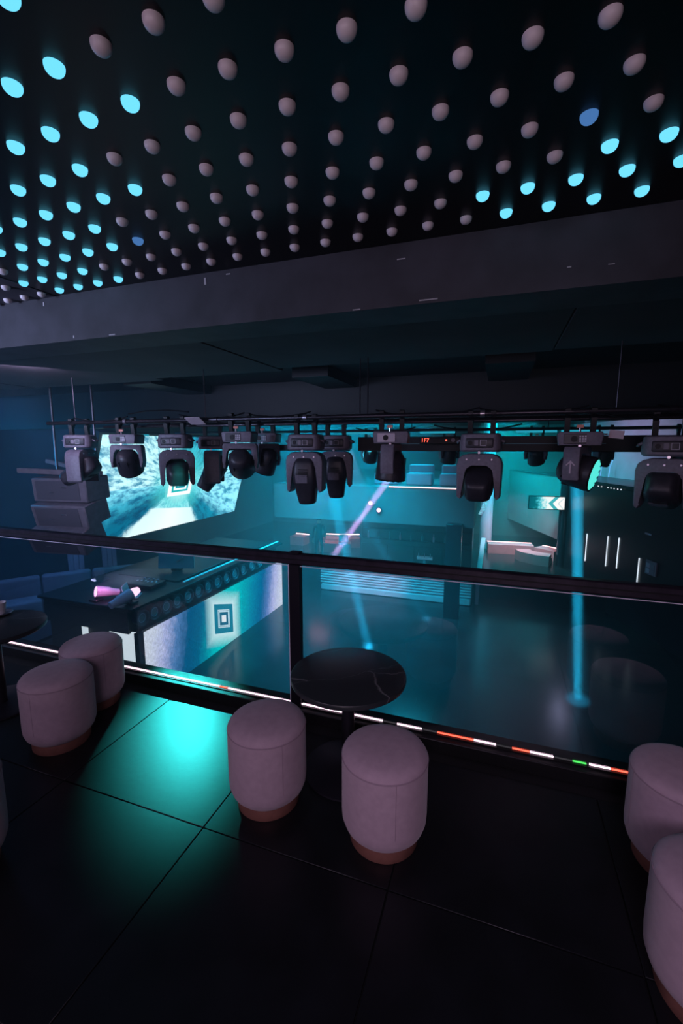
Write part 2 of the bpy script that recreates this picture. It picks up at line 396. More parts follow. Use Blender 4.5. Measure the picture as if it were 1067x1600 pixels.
def stool(x, y, rz, label):
    t = thing('upholstered_stool', label, 'stool', (x, y, 0), rz, 'round blush stools on the balcony')
    bd = obj('upholstered_body', SM[0], None, t); s = obj('seat_cushion', SM[1], None, t)
    obj('piping', SM[2], None, s); obj('plinth', SM[3], None, t)['label'] = 'copper coloured round plinth'; obj('seam', SM[4], None, bd); obj('seam', SM[4], None, bd, rot=(0, 0, pi))
stool(-.415, 1.742, rad(-62), 'blush round stool in front of the marble table, to the right of its pair')
stool(-1.012, 1.758, rad(-40), 'blush round stool beside the teal floor pool, left of the marble table base')
stool(-2.398, 1.736, rad(-80), 'blush round stool at the far left table, nearer of the two')
stool(-2.554, 2.112, rad(-20), 'blush round stool hard against the kerb at the left, behind another stool')
stool(.78, 2.02, rad(10), 'blush round stool against the right end of the LED strip, partly cut off')
stool(.72, 1.50, rad(60), 'nearest blush stool, cut off by the right edge, in front of another')
stool(-2.045, .97, rad(0), 'blush stool barely showing at the left edge of the dark floor')

def table(x, y, label, rz):
    t = thing('round_table', label, 'table', (x, y, 0), rz, 'black marble pedestal tables')
    obj('table_top', lathe(B(), [(0, .528), (.296, .528), (.303, .533), (.305, .54), (.305, .552), (.302, .558), (.297, .56), (0, .56)], 72), M_MARBLE, t)
    obj('pedestal', lathe(B(), [(0, .018), (.036, .018), (.034, .03), (.034, .51), (.06, .515), (.09, .527), (0, .527)], 32), M_METAL, t)
    obj('base_plate', lathe(B(), [(0, 0), (.236, 0), (.24, .004), (.238, .012), (.22, .018), (0, .02)], 56), M_METAL, t)
table(-.70, 2.08, 'round black marble table between the two centre stools, veined top', .6)
table(-3.13, 1.87, 'round black table at the left edge carrying a glass candle holder', 2.1)
c = thing('candle_glass', 'pink lit glass holder on a saucer on the left table', 'candle holder', (-3.30, 2.03, .56))
obj('saucer', lathe(B(), [(0, 0), (.05, 0), (.075, .012), (.073, .015), (.045, .004), (0, .004)], 28), M_STEEL, c)
obj('glass_cup', lathe(B(), [(0, .006), (.03, .006), (.036, .03), (.04, .075), (.042, .085), (.039, .085), (.036, .07), (.03, .02), (0, .014)], 28), M_WHITE, c)
obj('rim', ring(B(), .0405, .0025, .086, 28), M_LABEL, c)
obj('candle', lathe(B(), [(0, .014), (.026, .014), (.028, .05), (0, .05)], 20), M_PINKSOFA, c)

# ------------------------------------------------------------------ lighting rig over the balcony edge
rig = thing('lighting_rig', 'black pipes, batten and cables the front moving heads hang from', 'lighting rig', (-1.5, 4.36, 2.04))
def G(p): return (p[0] + 1.5, p[1] - 4.36, p[2] - 2.04)
def gcyl(name, p, q, r, m, n=12): return obj(name, cyl(B(), G(p), G(q), r, n), m, rig)
M_PIPE = mat('pipe_metal', (.05, .045, .055), .3, metal=.7)
gcyl('pipe', (-5.7, 4.36, 2.04), (3.4, 4.36, 2.04), .024, M_PIPE)
gcyl('pipe', (-4.9, 4.52, 1.985), (3.4, 4.52, 1.985), .016, M_PIPE)
gcyl('pipe', (-4.6, 4.98, 2.02), (3.4, 4.98, 2.02), .024, M_PIPE)
obj('batten', span(B(), G((-3.45, 5.16, 1.685)), G((-1.75, 5.26, 1.76)), .006), M_DARK, rig)
obj('batten', span(B(), G((-1.62, 5.16, 1.685)), G((3.4, 5.26, 1.85)), .006), M_DARK, rig)
for x0, x1 in ((-5.2, -4.9), (-3.3, -3.1), (-1.85, -1.3), (-.9, -.5), (.15, .42), (.44, .56), (.6, .95)):
    obj('cyan_tube', cyl(B(), G((x0, 5.3, 1.90)), G((x1, 5.3, 1.90)), .012, 8), M_CYANLED, rig)
obj('batten_edge', span(B(), G((-1.1, 5.154, 1.765)), G((1.0, 5.159, 1.773))), M_TEALPAINT, rig)
for x, y, z0 in ((-5.2, 4.36, 2.06), (-3.2, 4.36, 2.06), (-1.35, 4.36, 2.06), (-1.27, 4.36, 2.06), (.9, 4.36, 2.06), (2.6, 4.36, 2.06)):
    gcyl('drop_rod', (x, y, z0), (x, y, 2.66), .006, M_PIPE, 6)
for x in (-4.37, -3.05, -1.95, -.17, 1.3): gcyl('pipe_collar', (x - .02, 4.36, 2.04), (x + .02, 4.36, 2.04), .033, M_STEEL if x in (-1.95, -.17, -4.37) else M_PIPE)
for x0, x1, y, z, sag in ((-5.2, -4.3, 4.34, 2.10, -.05), (-4.3, -3.4, 4.34, 2.13, .03), (-3.6, -2.7, 4.4, 2.11, -.05), (-2.7, -1.9, 4.4, 2.10, -.04), (-1.2, -.2, 4.42, 2.10, -.07), (-.2, .7, 4.4, 2.09, -.06), (.7, 1.4, 4.4, 2.07, -.09), (1.2, 2.6, 4.4, 2.08, -.06), (-1.6, -.9, 5.0, 1.95, -.05), (-.7, .2, 5.0, 1.97, -.06)):
    obj('cable', tube(B(), [G((x0 + (x1 - x0) * k / 10, y + .02 * sin(k * 1.7), z + sag * 4 * (k / 10) * (1 - k / 10))) for k in range(11)], .009, 6), M_DARK, rig)
obj('mounting_plate', box(B(), G((-3.28, 4.28, 2.025)), (.20, .14, .006), 0, (rad(-30), 0, 0)), M_LABEL, rig)
obj('mounting_plate', box(B(), G((.905, 4.3, 1.842)), (.11, .012, .066), 0, (0, .12, 0)), M_LABEL, rig)
pb = obj('power_box', span(B(), G((-.86, 5.02, 1.765)), G((-.42, 5.14, 1.835)), .006), M_DARK, rig)
obj('status_light', box(B(), G((-.565, 5.015, 1.808)), (.018, .01, .018), .004), M_REDLED, pb)
obj('knob', cyl(B(), G((-.49, 5.02, 1.808)), G((-.49, 5.0, 1.808)), .022, 12), M_GREY, pb)
fc = bpy.data.curves.new('red_digits', 'FONT'); fc.body = '1F7'; fc.size = .062; fc.extrude = .002
fo = bpy.data.objects.new('red_digits', fc); COL.objects.link(fo)
fm = bpy.data.meshes.new_from_object(fo.evaluated_get(bpy.context.evaluated_depsgraph_get())); bpy.data.objects.remove(fo)
fm.materials.clear(); obj('red_digits', fm, M_REDLED, pb, G((-.84, 5.012, 1.787)), (rad(90), 0, 0))

# ---- moving heads
def pose(o, pan, tilt, piv):
    o.location = piv; o.rotation_euler = Euler((rad(tilt), 0, rad(pan)))
MH = {}
def mh_meshes():
    # type A: profile head between tall arms
    MH['baseA'] = mesh('base', loft(B(), [(0, .150, .10, .05), (-.012, .172, .12, .06), (-.10, .185, .13, .07), (-.15, .182, .128, .07), (-.168, .165, .11, .06)]))
    MH['panelA'] = mesh('display_panel', box(B(), (0, -.129, -.088), (.24, .016, .088), .012, None, 2))
    sc = B()
    for cx, cz, sx, sz in ((.035, -.062, .055, .004), (.035, -.112, .055, .004), (.0095, -.087, .004, .054), (.0605, -.087, .004, .054)): box(sc, (cx, -.139, cz), (sx, .004, sz))
    MH['frameA'] = mesh('screen_frame', sc)
    MH['keysA'] = mesh('keypad', box(B(), (-.025, -.138, -.087), (.035, .004, .05), .002))
    MH['dialA'] = mesh('dial', cyl(B(), (-.08, -.135, -.087), (-.08, -.143, -.087), .02, 14))
    h = B(); tube(h, [(.178, -.05, -.06), (.205, -.045, -.075), (.21, 0, -.085), (.205, .045, -.075), (.178, .05, -.06)], .011, 8)
    MH['handle'] = mesh('handle', h)
    y = B()
    outer = [(-.192, -.40), (-.2, -.10), (-.185, -.045), (-.15, -.015), (-.10, 0), (.10, 0), (.15, -.015), (.185, -.045), (.2, -.10), (.192, -.40)]
    inner = [(.165, -.425), (.142, -.385), (.135, -.16), (.115, -.125), (.07, -.095), (-.07, -.095), (-.115, -.125), (-.135, -.16), (-.142, -.385), (-.165, -.425)]
    prism(y, outer + inner, -.10, .10, 'Y', .012)
    MH['yokeA'] = mesh('yoke', y)
    MH['boltA'] = mesh('bolt', cyl(B(), (0, -.098, 0), (0, -.106, 0), .008, 10))
    MH['headA'] = mesh('head', loft(B(), [(.22, .06, .055, .03), (.205, .09, .085, .04), (.16, .112, .108, .045), (.05, .126, .125, .05), (-.05, .126, .125, .05), (-.07, .118, .116, .05), (-.24, .096, .094, .06), (-.275, .094, .092, .07), (-.285, .088, .086, .07)]))
    MH['lensA'] = mesh('lens', lathe(B(), [(0, -.292), (.04, -.291), (.068, -.286), (.072, -.28), (0, -.28)], 28))
    v = B()
    for k in range(4): box(v, (0, -.128, .10 - .022 * k), (.10, .006, .010))
    MH['ventA'] = mesh('cooling_vent', v)
    MH['hatchA'] = mesh('hatch', box(B(), (-.02, -.127, .0), (.13, .008, .09), .004))
    MH['clamp'] = mesh('clamp', prism(B(), [(-.02, 0), (.02, 0), (.022, .08), (.05, .12), (.05, .19), (.02, .21), (-.03, .20), (-.03, .175), (.012, .18), (.022, .15), (-.0, .115), (-.035, .12), (-.035, .07)], -.022, .022, 'X'))
    MH['pin'] = mesh('lock_pin', cyl(B(), (0, -.115, -.175), (0, -.13, -.175), .012, 10))
    # type B: wash with a wide drum
    MH['baseB'] = mesh('base', prism(B(), [(-.16, -.115), (.16, -.115), (.175, -.02), (.16, 0), (-.16, 0), (-.175, -.02)], -.11, .11, 'Y', .008))
    MH['plateB'] = mesh('front_plate', box(B(), (-.04, -.113, -.06), (.17, .008, .085), .003))
    MH['dialB'] = mesh('dial', cyl(B(), (-.045, -.115, -.06), (-.045, -.123, -.06), .026, 18))
    sc = B()
    for k in range(3):
        for l in range(3): box(sc, (.0 + .02 * k + .0, -.118, -.04 - .02 * l), (.014, .004, .014))
    MH['keysB'] = mesh('keypad', sc)
    y = B()
    outer = [(-.185, -.28), (-.195, -.20), (-.19, -.03), (-.17, 0), (.17, 0), (.19, -.03), (.195, -.20), (.185, -.28)]
    inner = [(.165, -.28), (.155, -.24), (.155, -.10), (.12, -.05), (-.12, -.05), (-.155, -.10), (-.155, -.24), (-.165, -.28)]
    prism(y, outer + inner, -.065, .065, 'Y', .01)
    MH['yokeB'] = mesh('yoke', y)
    MH['headB'] = mesh('head', lathe(B(), [(0, .15), (.07, .148), (.10, .13), (.125, .09), (.138, .03), (.147, -.06), (.152, -.11), (.150, -.135), (.14, -.14), (0, -.138)], 36))
    MH['ringB'] = mesh('lens_ring', ring(B(), .143, .009, -.138, 36))
    MH['lensB'] = mesh('lens', lathe(B(), [(0, -.152), (.08, -.149), (.134, -.141), (0, -.139)], 30))
    cells = B()
    for k in range(19):
        rr, aa = (0, 0) if k == 0 else (.052, k * pi / 3) if k < 7 else (.102, k * pi / 6)
        lathe(cells, [(0, -.156), (.016, -.153), (.021, -.142)], 10, Matrix.Translation((rr * cos(aa), rr * sin(aa), 0)))
    MH['cellsB'] = mesh('led_cells', cells)
    v = B()
    for k in range(8):
        a = k * pi / 4 + .3; box(v, (.132 * cos(a), .132 * sin(a), .05), (.02, .008, .07), .002, (0, 0, a))
    MH['ventB'] = mesh('cooling_fin', v)
    MH['arrow'] = mesh('arrow_mark', prism(B(), [(-.006, 0), (.006, 0), (.006, .09), (.03, .065), (.037, .072), (0, .112), (-.037, .072), (-.03, .065), (-.006, .09)], .196, .199, 'X'))
    MH['tag'] = mesh('tag', box(B(), (-.005, -.10, .045), (.055, .012, .028), .003))
    MH['screw'] = mesh('tag_stem', cyl(B(), (-.005, -.10, .0), (-.005, -.10, .032), .009, 8))
mh_meshes()
def add(key, m, parent):
    me = MH[key]
    kk = key + '|' + m.name
    if kk not in MH:
        c = me if not me.materials else me.copy()
        c.materials.clear(); c.materials.append(m); MH[kk] = c
    return obj(me.name.split('.')[0], MH[kk], None, parent)
def head_A(x, y, z, pan, tilt, label, front=0, lens=None, group='moving heads hung along the front pipes'):
    t = thing('moving_head', label, 'stage light', (x, y, z), rad(front), group)
    b = add('baseA', M_PLASTIC2, t); p = add('panelA', M_PLASTIC, b); 
    add('frameA', M_SCREENFR, b)['label'] = 'pale square screen outline'; add('keysA', M_GREY, b); add('dialA', M_DARK, b)
    h = add('handle', M_PLASTIC2, b); h2 = add('handle', M_PLASTIC2, b); h2.rotation_euler = (0, 0, pi)
    add('pin', M_STEEL, b)
    for s in (-.10, .10): c = add('clamp', M_DARK, t); c.location = (s, 0, 0)
    yk = add('yokeA', M_PLASTIC2, t); pose(yk, pan, 0, (0, 0, -.185))
    for s in (-.11, 0, .11): bo = add('boltA', M_STEEL, yk); bo.location = (s, 0, -.052)
    hd = add('headA', M_PLASTIC, t); pose(hd, pan, tilt, (0, 0, -.185 - .265))
    add('lensA', lens or M_LENS, hd); add('ventA', M_DARK, hd); add('hatchA', M_PLASTIC2, hd)
    return t
def head_B(x, y, z, pan, tilt, label, front=0, lens=None, plate=None, group='moving heads hung along the front pipes', arrow=False):
    t = thing('wash_light', label, 'stage light', (x, y, z), rad(front), group)
    b = add('baseB', M_PLASTIC2, t); add('plateB', plate or M_PLASTIC, b); add('dialB', M_DARK, b); add('keysB', M_SCREENFR, b)
    for s in (-.10, .10): c = add('clamp', M_DARK, t); c.location = (s, 0, 0)
    add('tag', M_TAG, t)['label'] = 'coral tag above the base'; add('screw', M_STEEL, t); add('pin', M_STEEL, b).location = (0, 0, .055)
    yk = add('yokeB', M_PLASTIC2, t); pose(yk, pan, 0, (0, 0, -.125))
    if arrow: a = add('arrow', M_LABEL, yk); a.location = (0, 0, -.225)
    hd = add('headB', M_PLASTIC, t); pose(hd, pan, tilt, (0, 0, -.125 - .21))
    l = add('lensB', lens or M_LENS, hd); add('ringB', M_DARK, hd); add('cellsB', lens or M_LENS, hd); add('ventB', M_DARK, hd)
    return t
YF = 4.36
head_A(-5.142, YF, 1.885, 85, 62, 'dark moving head above the speaker stack, first along the front pipe, seen side-on', 20)
head_B(-4.369, YF, 1.885, 12, 38, 'black wash light with a coral tag against the left edge of the video wall', 12)
head_A(-3.633, YF, 1.885, 28, 112, 'black moving head in front of the video wall, lit control panel, single tall arm', 14)
head_A(-3.564, 5.0, 1.87, 96, 34, 'black moving head with its barrel slanting to the right before the video wall', 20)
head_B(-2.75, YF, 1.90, 14, 62, 'small wash light with its drum turned sideways at the right of the video wall', 10)
head_B(-2.784, 5.0, 1.90, 66, 30, 'small black wash light with a teal reflection on its plate, behind the front pipe', 8, plate=M_TEALPAINT)  # teal plate colour stands in for the reflection
head_A(-1.946, YF, 1.868, 4, 8, 'dark moving head pointing straight down with square hatch, above the railing post', 4)
head_A(-1.843, 5.0, 1.868, 8, 12, 'moving head half hidden behind the one above the railing post', 6)
head_B(-1.02, YF, 1.885, 84, 4, 'black wash light with a pale plate and wide drum aimed at the floor', 6, plate=M_LABEL)
head_A(-.173, YF, 1.86, 0, 118, 'large dark moving head with an open arched yoke, right of the red status digits', -4)
head_B(.638, YF, 1.865, -109, 78, 'black wash light with an arrow on its arm and a bright teal lens disc', -4, lens=M_TEALLENS, arrow=True)
head_A(1.297, YF, 1.83, -12, 70, 'dark moving head cut by the right edge with a teal glow beside its barrel', -12, lens=M_TEALLENS)

# ------------------------------------------------------------------ far rig
rig2 = thing('rear_rig', 'black pipe across the middle of the hall, behind the front lights', 'lighting rig', (-1.5, 9.0, 2.05))
obj('pipe', cyl(B(), (-6, 0, 0), (7, 0, 0), .03), M_PIPE, rig2)
for x in (-4.0, -.2, 2.3, 5.5): obj('drop_rod', cyl(B(), (x, 0, .03), (x, 0, .70), .012, 6), M_PIPE, rig2)
for x, pan, tilt, lab in ((-.95, 30, 20, 'distant wash light silhouette left of the arched moving head'), (.62, -20, 30, 'distant wash light silhouette between the arched head and the arrow light'), (1.72, 40, 25, 'distant wash light silhouette left of the arrow light'), (2.9, 0, 20, 'distant wash light silhouette right of the teal lens disc'), (-2.55, 30, 30, 'distant wash light silhouette beside the bright haze at centre')):
    head_B(x, 9.0, 1.90, pan, tilt, lab, group='distant wash lights on the rear pipe')

# ------------------------------------------------------------------ screens
def screen_nodes(m):
    t = m.node_tree; t.nodes.clear()
    o = t.nodes.new('ShaderNodeOutputMaterial'); e = t.nodes.new('ShaderNodeEmission'); t.links.new(e.outputs[0], o.inputs[0])
    tc = t.nodes.new('ShaderNodeTexCoord'); s = t.nodes.new('ShaderNodeSeparateXYZ'); t.links.new(tc.outputs['Object'], s.inputs[0])
    def math(op, a, b=None, c=None, clamp=False):
        n = t.nodes.new('ShaderNodeMath'); n.operation = op; n.use_clamp = clamp
        for i, v in enumerate((a, b, c)):
            if v is None: continue
            if isinstance(v, (int, float)): n.inputs[i].default_value = v
            else: t.links.new(v, n.inputs[i])
        return n.outputs[0]
    def noise(vec, scale, detail=4, rough=.6):
        n = t.nodes.new('ShaderNodeTexNoise'); n.inputs['Scale'].default_value = scale; n.inputs['Detail'].default_value = detail
        n.inputs['Roughness'].default_value = rough; t.links.new(vec, n.inputs['Vector']); return n.outputs['Fac']
    def ramp(fac, stops, interp='LINEAR'):
        r = t.nodes.new('ShaderNodeValToRGB'); r.color_ramp.interpolation = interp
        el = r.color_ramp.elements
        while len(el) < len(stops): el.new(.5)
        for k, (p, c) in enumerate(stops): el[k].position = p; el[k].color = (*c, 1)
        t.links.new(fac, r.inputs[0]); return r.outputs[0]
    def mix(f, a, b, mode='MIX'):
        n = t.nodes.new('ShaderNodeMix'); n.data_type = 'RGBA'; n.blend_type = mode
        if isinstance(f, (int, float)): n.inputs[0].default_value = f
        else: t.links.new(f, n.inputs[0])
        for i, v in ((6, a), (7, b)):
            if isinstance(v, tuple): n.inputs[i].default_value = (*v, 1)
            else: t.links.new(v, n.inputs[i])
        return n.outputs[2]
    def comb(x, y, z=0.0):
        n = t.nodes.new('ShaderNodeCombineXYZ')
        for i, v in enumerate((x, y, z)):
            if isinstance(v, (int, float)): n.inputs[i].default_value = v
            else: t.links.new(v, n.inputs[i])
        return n.outputs[0]
    return t, e, s, tc, math, noise, ramp, mix, comb

def booth_screen_mat():
    # local u = along the booth (object Y), v = up (object Z); the tunnel mouth sits at u=0
    m = bpy.data.materials.new('tunnel_led'); m.use_nodes = True
    t, e, s, tc, math, noise, ramp, mix, comb = screen_nodes(m)
    u, v = s.outputs['Y'], s.outputs['Z']
    us = math('DIVIDE', u, 3.4)
    lean = math('ADD', us, math('MULTIPLY', v, -.06))
    f = math('ADD', math('MULTIPLY', lean, .5), .5)
    nz = noise(comb(math('MULTIPLY', u, 2.6), math('MULTIPLY', v, 1.3)), 3.0, 8, .75)
    f2 = math('ADD', f, math('MULTIPLY', math('SUBTRACT', nz, .5), .12))
    basec = ramp(f2, [(0.0, (.88, .92, .97)), (.08, (.80, .84, .97)), (.135, (.55, .58, .90)), (.19, (.10, .26, .55)), (.25, (.0, .11, .26)), (.32, (.0, .14, .28)), (.38, (.0, .40, .48)), (.43, (.0, .70, .68)), (.53, (.0, .72, .68)), (.60, (.0, .48, .54)), (.68, (.0, .26, .42)), (.76, (.0, .12, .30)), (.82, (.12, .22, .55)), (.875, (.60, .58, .92)), (.95, (.86, .86, .97))])
    sp = noise(comb(math('MULTIPLY', u, 3.0), math('MULTIPLY', v, 1.5)), 9.0, 3, .7)
    basec = mix(.55, basec, ramp(sp, [(.3, (.25, .3, .35)), (.7, (1.25, 1.25, 1.25))]), 'MULTIPLY')
    # glow round the mouth and nested frames
    uc = math('ADD', u, .22); au = math('ABSOLUTE', uc); av = math('ABSOLUTE', math('ADD', math('SUBTRACT', v, .01), math('MULTIPLY', uc, .33)))
    d = math('MAXIMUM', math('DIVIDE', au, .41), math('DIVIDE', av, .40))
    glow = math('SUBTRACT', 1.95, d, None, True)
    basec = mix(math('MULTIPLY', glow, 1.0, None, True), basec, (.75, 1.0, 1.0))
    frames = ramp(d, [(0, (1, 1, 1)), (.18, (.85, 1, 1)), (.24, (.01, .14, .24)), (.42, (.01, .12, .22)), (.45, (.7, .95, 1)), (.52, (.02, .2, .3)), (.56, (.75, .95, 1)), (.62, (.01, .22, .32)), (.97, (.01, .25, .36))], 'CONSTANT')
    inside = math('LESS_THAN', d, 1.0)
    c = mix(inside, basec, frames)
    t.links.new(c, e.inputs[0]); e.inputs[1].default_value = 1.12
    return m

def wall_screen_mat():
    # tunnel seen in perspective: mouth at u=0,v=0
    m = bpy.data.materials.new('tunnel_video'); m.use_nodes = True
    t, e, s, tc, math, noise, ramp, mix, comb = screen_nodes(m)
    u, v = s.outputs['Y'], s.outputs['Z']
    ang = math('ARCTAN2', v, u)                       # -pi..pi
    fa = math('ADD', math('DIVIDE', ang, 2 * pi), .5)
    rr = math('SQRT', math('ADD', math('MULTIPLY', u, u), math('MULTIPLY', v, v)))
    n1 = noise(comb(math('MULTIPLY', fa, 22.0), math('LOGARITHM', math('ADD', rr, .2), 2.0)), 3.5, 6, .7)
    n2 = noise(tc.outputs['Object'], 3.0, 6, .7)
    f2 = math('ADD', fa, math('MULTIPLY', math('SUBTRACT', n2, .5), .03))
    bands = ramp(f2, [(0, (.45, .88, 1)), (.03, (.06, .42, .55)), (.06, (.0, .13, .22)), (.088, (.0, .15, .25)), (.10, (.75, .98, 1)), (.22, (.97, 1, 1)), (.35, (.75, .98, 1)), (.365, (.0, .18, .28)), (.41, (.0, .24, .36)), (.44, (.45, .9, 1)), (.53, (.6, .96, 1)), (.60, (.0, .33, .46)), (.68, (.06, .52, .66)), (.77, (.0, .28, .42)), (.86, (.8, 1, 1)), (.95, (.85, 1, 1))])
    rock = ramp(n1, [(.40, (.0, .22, .38)), (.56, (1.1, 1.1, 1.1))])
    floorm = math('MULTIPLY', math('MULTIPLY', math('GREATER_THAN', f2, .093), math('LESS_THAN', f2, .357)), math('LESS_THAN', math('ADD', v, math('MULTIPLY', u, .12)), -.85))
    wall = mix(.9, bands, rock, 'MULTIPLY')
    c = mix(floorm, wall, bands)
    c = mix(math('SUBTRACT', 1.0, math('MULTIPLY', floorm, .75)), c, (.66, 1.0, 1.05), 'MULTIPLY')
    near = math('SUBTRACT', 1.0, math('DIVIDE', rr, 1.45), None, True)
    near = math('MULTIPLY', near, math('SUBTRACT', 1.0, floorm))
    c = mix(math('MULTIPLY', near, 1.5, None, True), c, mix(noise(tc.outputs['Object'], 12.0, 4), (.0, .38, .52), (.15, 1.0, .92)))
    glow = math('SUBTRACT', 1.0, math('DIVIDE', rr, .75), None, True)
    c = mix(glow, c, (.75, 1.0, 1.0))
    d = math('MAXIMUM', math('DIVIDE', math('ABSOLUTE', u), .55), math('DIVIDE', math('ABSOLUTE', v), .42))
    fr = ramp(d, [(0, (1, 1, 1)), (.25, (.0, .3, .4)), (.4, (.9, 1, 1)), (.55, (.0, .45, .5)), (.7, (1, 1, 1)), (.98, (.5, 1, 1))], 'CONSTANT')
    c = mix(math('LESS_THAN', d, 1.0), c, fr)
    t.links.new(c, e.inputs[0]); e.inputs[1].default_value = 1.2
    return m
M_BOOTHLED = booth_screen_mat(); M_WALLLED = wall_screen_mat()

vw = thing('video_wall', 'large tilted video wall showing a rocky tunnel in cyan light', 'video wall', (-10, 11.8, -.87))
tilt = math.atan2(.9, 3.0)
vf = obj('screen_frame', box(B(), (-.16, .015, 1.5), (.16, 6.95, 3.1), .01), M_DARK, vw); vf.rotation_euler = (0, tilt, 0)
vsc = obj('screen', span(B(), (-.04, -3.23, -1.5), (.0, 3.60, 1.50)), M_WALLLED, vw); vsc.rotation_euler = (0, tilt, 0)
vsc.location = Matrix.Rotation(tilt, 3, 'Y') @ Vector((0, -.17, 1.5))
for y in (-2.5, 2.5): obj('mount_bar', cyl(B(), (.6, y, 3.0), (.6, y, 3.62), .04, 8), M_PIPE, vw)

# ------------------------------------------------------------------ DJ booth
booth = thing('dj_booth', 'long DJ booth with a wraparound LED front showing a tunnel of nested frames', 'dj booth', (-6.7, 9.7, FL))
def K(x, y, z): return (x + 6.7, y - 9.7, z - FL)
obj('booth_body', span(B(), K(-9.2, 6.66, FL), K(-6.76, 12.86, -2.02)), M_DARK, booth)
obj('booth_counter', span(B(), K(-9.2, 6.55, -2.02), K(-6.88, 12.86, -1.50)), M_DARK, booth)
obj('counter_slab', span(B(), K(-9.25, 6.45, -1.50), K(-6.66, 12.92, -1.44), .01), M_DARK, booth)
l1 = obj('led_panel', span(B(), (-.03, -2.99, -.76), (.03, 3.13, .74)), M_BOOTHLED, booth, loc=K(-6.7, 9.72, -2.79))
M_WHITESCREEN = emis('white_screen', (.82, .92, .98), 1.0)
l2 = obj('led_panel', span(B(), K(-7.45, 6.61, FL + .02), K(-6.78, 6.65, -2.0)), M_WHITESCREEN, booth); l2['label'] = 'white lit end panel'
l3 = obj('led_panel', span(B(), K(-8.22, 6.61, FL + .02), K(-8.08, 6.65, -1.95)), M_WHITESCREEN, booth); l3['label'] = 'white lit end panel, farther from the corner'
obj('corner_mullion', span(B(), K(-6.775, 6.58, FL), K(-6.66, 6.72, -2.0)), M_DARK, booth)
obj('top_rail', cyl(B(), K(-6.72, 8.05, -1.36), K(-6.72, 12.7, -1.36), .022, 8), M_WHITE, booth)
obj('desk_shelf', span(B(), K(-8.8, 8.2, -1.43), K(-7.0, 12.4, -1.40), .01), M_DARK, booth)
par_a = mesh('housing', lathe(B(), [(.10, -.16), (.14, -.14), (.15, 0), (.17, .02), (.17, .035), (.15, .035), (.14, .0), (0, -.02)], 28, Matrix.Rotation(pi / 2, 4, 'Y'))); par_a.materials.append(M_PLASTIC)
par_b = mesh('lens', lathe(B(), [(0, .004), (.08, .0), (.138, -.008), (0, -.015)], 24, Matrix.Rotation(pi / 2, 4, 'Y'))); par_b.materials.append(mat('par_lens', (.07, .11, .12), .25))
par_c = mesh('lens_ring', ring(B(), .09, .006, 0, 24)); par_c.transform(Matrix.Rotation(pi / 2, 4, 'Y')); par_c.materials.append(M_LILAC)
for k, y in enumerate((6.75, 7.1, 7.45, 7.8, 8.17, 8.55, 8.93, 9.32, 9.72, 10.12, 10.55, 11.0, 11.45)):
    t = thing('par_lamp', f'round unlit lamp on the DJ booth rim, {ORD[k + 1]} from the near end', 'lamp', (-6.70, y, -1.72), 0, 'round lamps along the DJ booth rim')
    obj('housing', par_a, None, t); obj('lens', par_b, None, t); obj('lens_ring', par_c, None, t)
def pink_spot(name, p, d, label, hood=False):
    t = thing(name, label, 'lamp', p)
    q = Vector(d).normalized(); r = q.to_track_quat('Z', 'Y').to_euler()
    o = obj('barrel', lathe(B(), [(0, -.46), (.07, -.46), (.085, -.30), (.105, -.26), (.12, 0), (.11, .0), (.10, -.02), (0, -.02)], 24), M_LILAC, t, rot=r)
    obj('lens', lathe(B(), [(0, .20), (.06, .18), (.085, .10), (.095, 0), (0, -.012)] if hood else [(0, .004), (.08, .001), (.108, -.008), (0, -.012)], 24), M_PINKLENS, t, rot=r)['label'] = 'glowing pink lens'
    obj('foot', span(B(), (-.10, -.1, -.195), (.1, .1, -.15), .01), M_DARK, t)
    obj('bracket', cyl(B(), (0, 0, -.15), (0, 0, -.05), .02, 8), M_DARK, t)
    return t
pink_spot('pink_spotlight', (-7.75, 6.62, -1.24), (-.42, -.85, .25), 'small spotlight on the DJ booth with its round pink lens facing the balcony')
pink_spot('pink_spotlight', (-6.92, 6.72, -1.23), (.18, .9, .22), 'small spotlight on the DJ booth throwing pink light along its rim', True)
area((-6.90, 6.82, -1.22), (-6.75, 8.0, -.98), .16, 20, (1, .40, .75), 'DISK', spread=16)
spot((-7.2, 6.35, -.85), (-7.5, 6.75, -1.3), 60, 60, (1, .30, .72), .03)  # added pink spot that lights the barrel and booth gear
spot((-3.0, 9.05, 1.7), (-4.2, 15.0, -3.1), 24, 1100, (1, .62, 1), .05, .8)  # added lilac spot that brightens the bar front
lp = thing('laptop', 'open laptop with a pale lid on the DJ booth', 'laptop', (-7.33, 7.02, -1.438), rad(-62))
obj('keyboard', box(B(), (0, .13, .012), (.36, .25, .02), .004), M_GREY, lp)
obj('lid', box(B(), (0, -.02, .15), (.36, .014, .26), .006, (rad(14), 0, 0)), mat('silver_lid', (.3, .36, .4), .4, metal=.2), lp)
mx = thing('dj_mixer', 'black mixer with pink lit faders on the near end of the DJ booth', 'mixer', (-7.5, 7.75, -1.438))
obj('case', box(B(), (0, 0, .05), (.7, .5, .1), .01), M_DARK, mx)
for k in range(6): obj('fader', box(B(), (-.25 + .1 * k, .02 * (k % 3), .108), (.02, .06, .02), .004), M_LABEL, mx)
for k in range(4): obj('knob', cyl(B(), (-.2 + .13 * k, .17, .10), (-.2 + .13 * k, .17, .13), .025, 12), M_GREY, mx)
mo = thing('monitor', 'flat monitor with a teal face standing on the DJ booth', 'monitor', (-7.6, 8.9, -1.385), rad(20))
obj('panel', box(B(), (0, 0, .26), (.9, .04, .42), .01, (rad(-12), 0, 0)), M_TEALPAINT, mo); obj('stand', box(B(), (0, .03, .03), (.25, .2, .06), .01), M_DARK, mo)
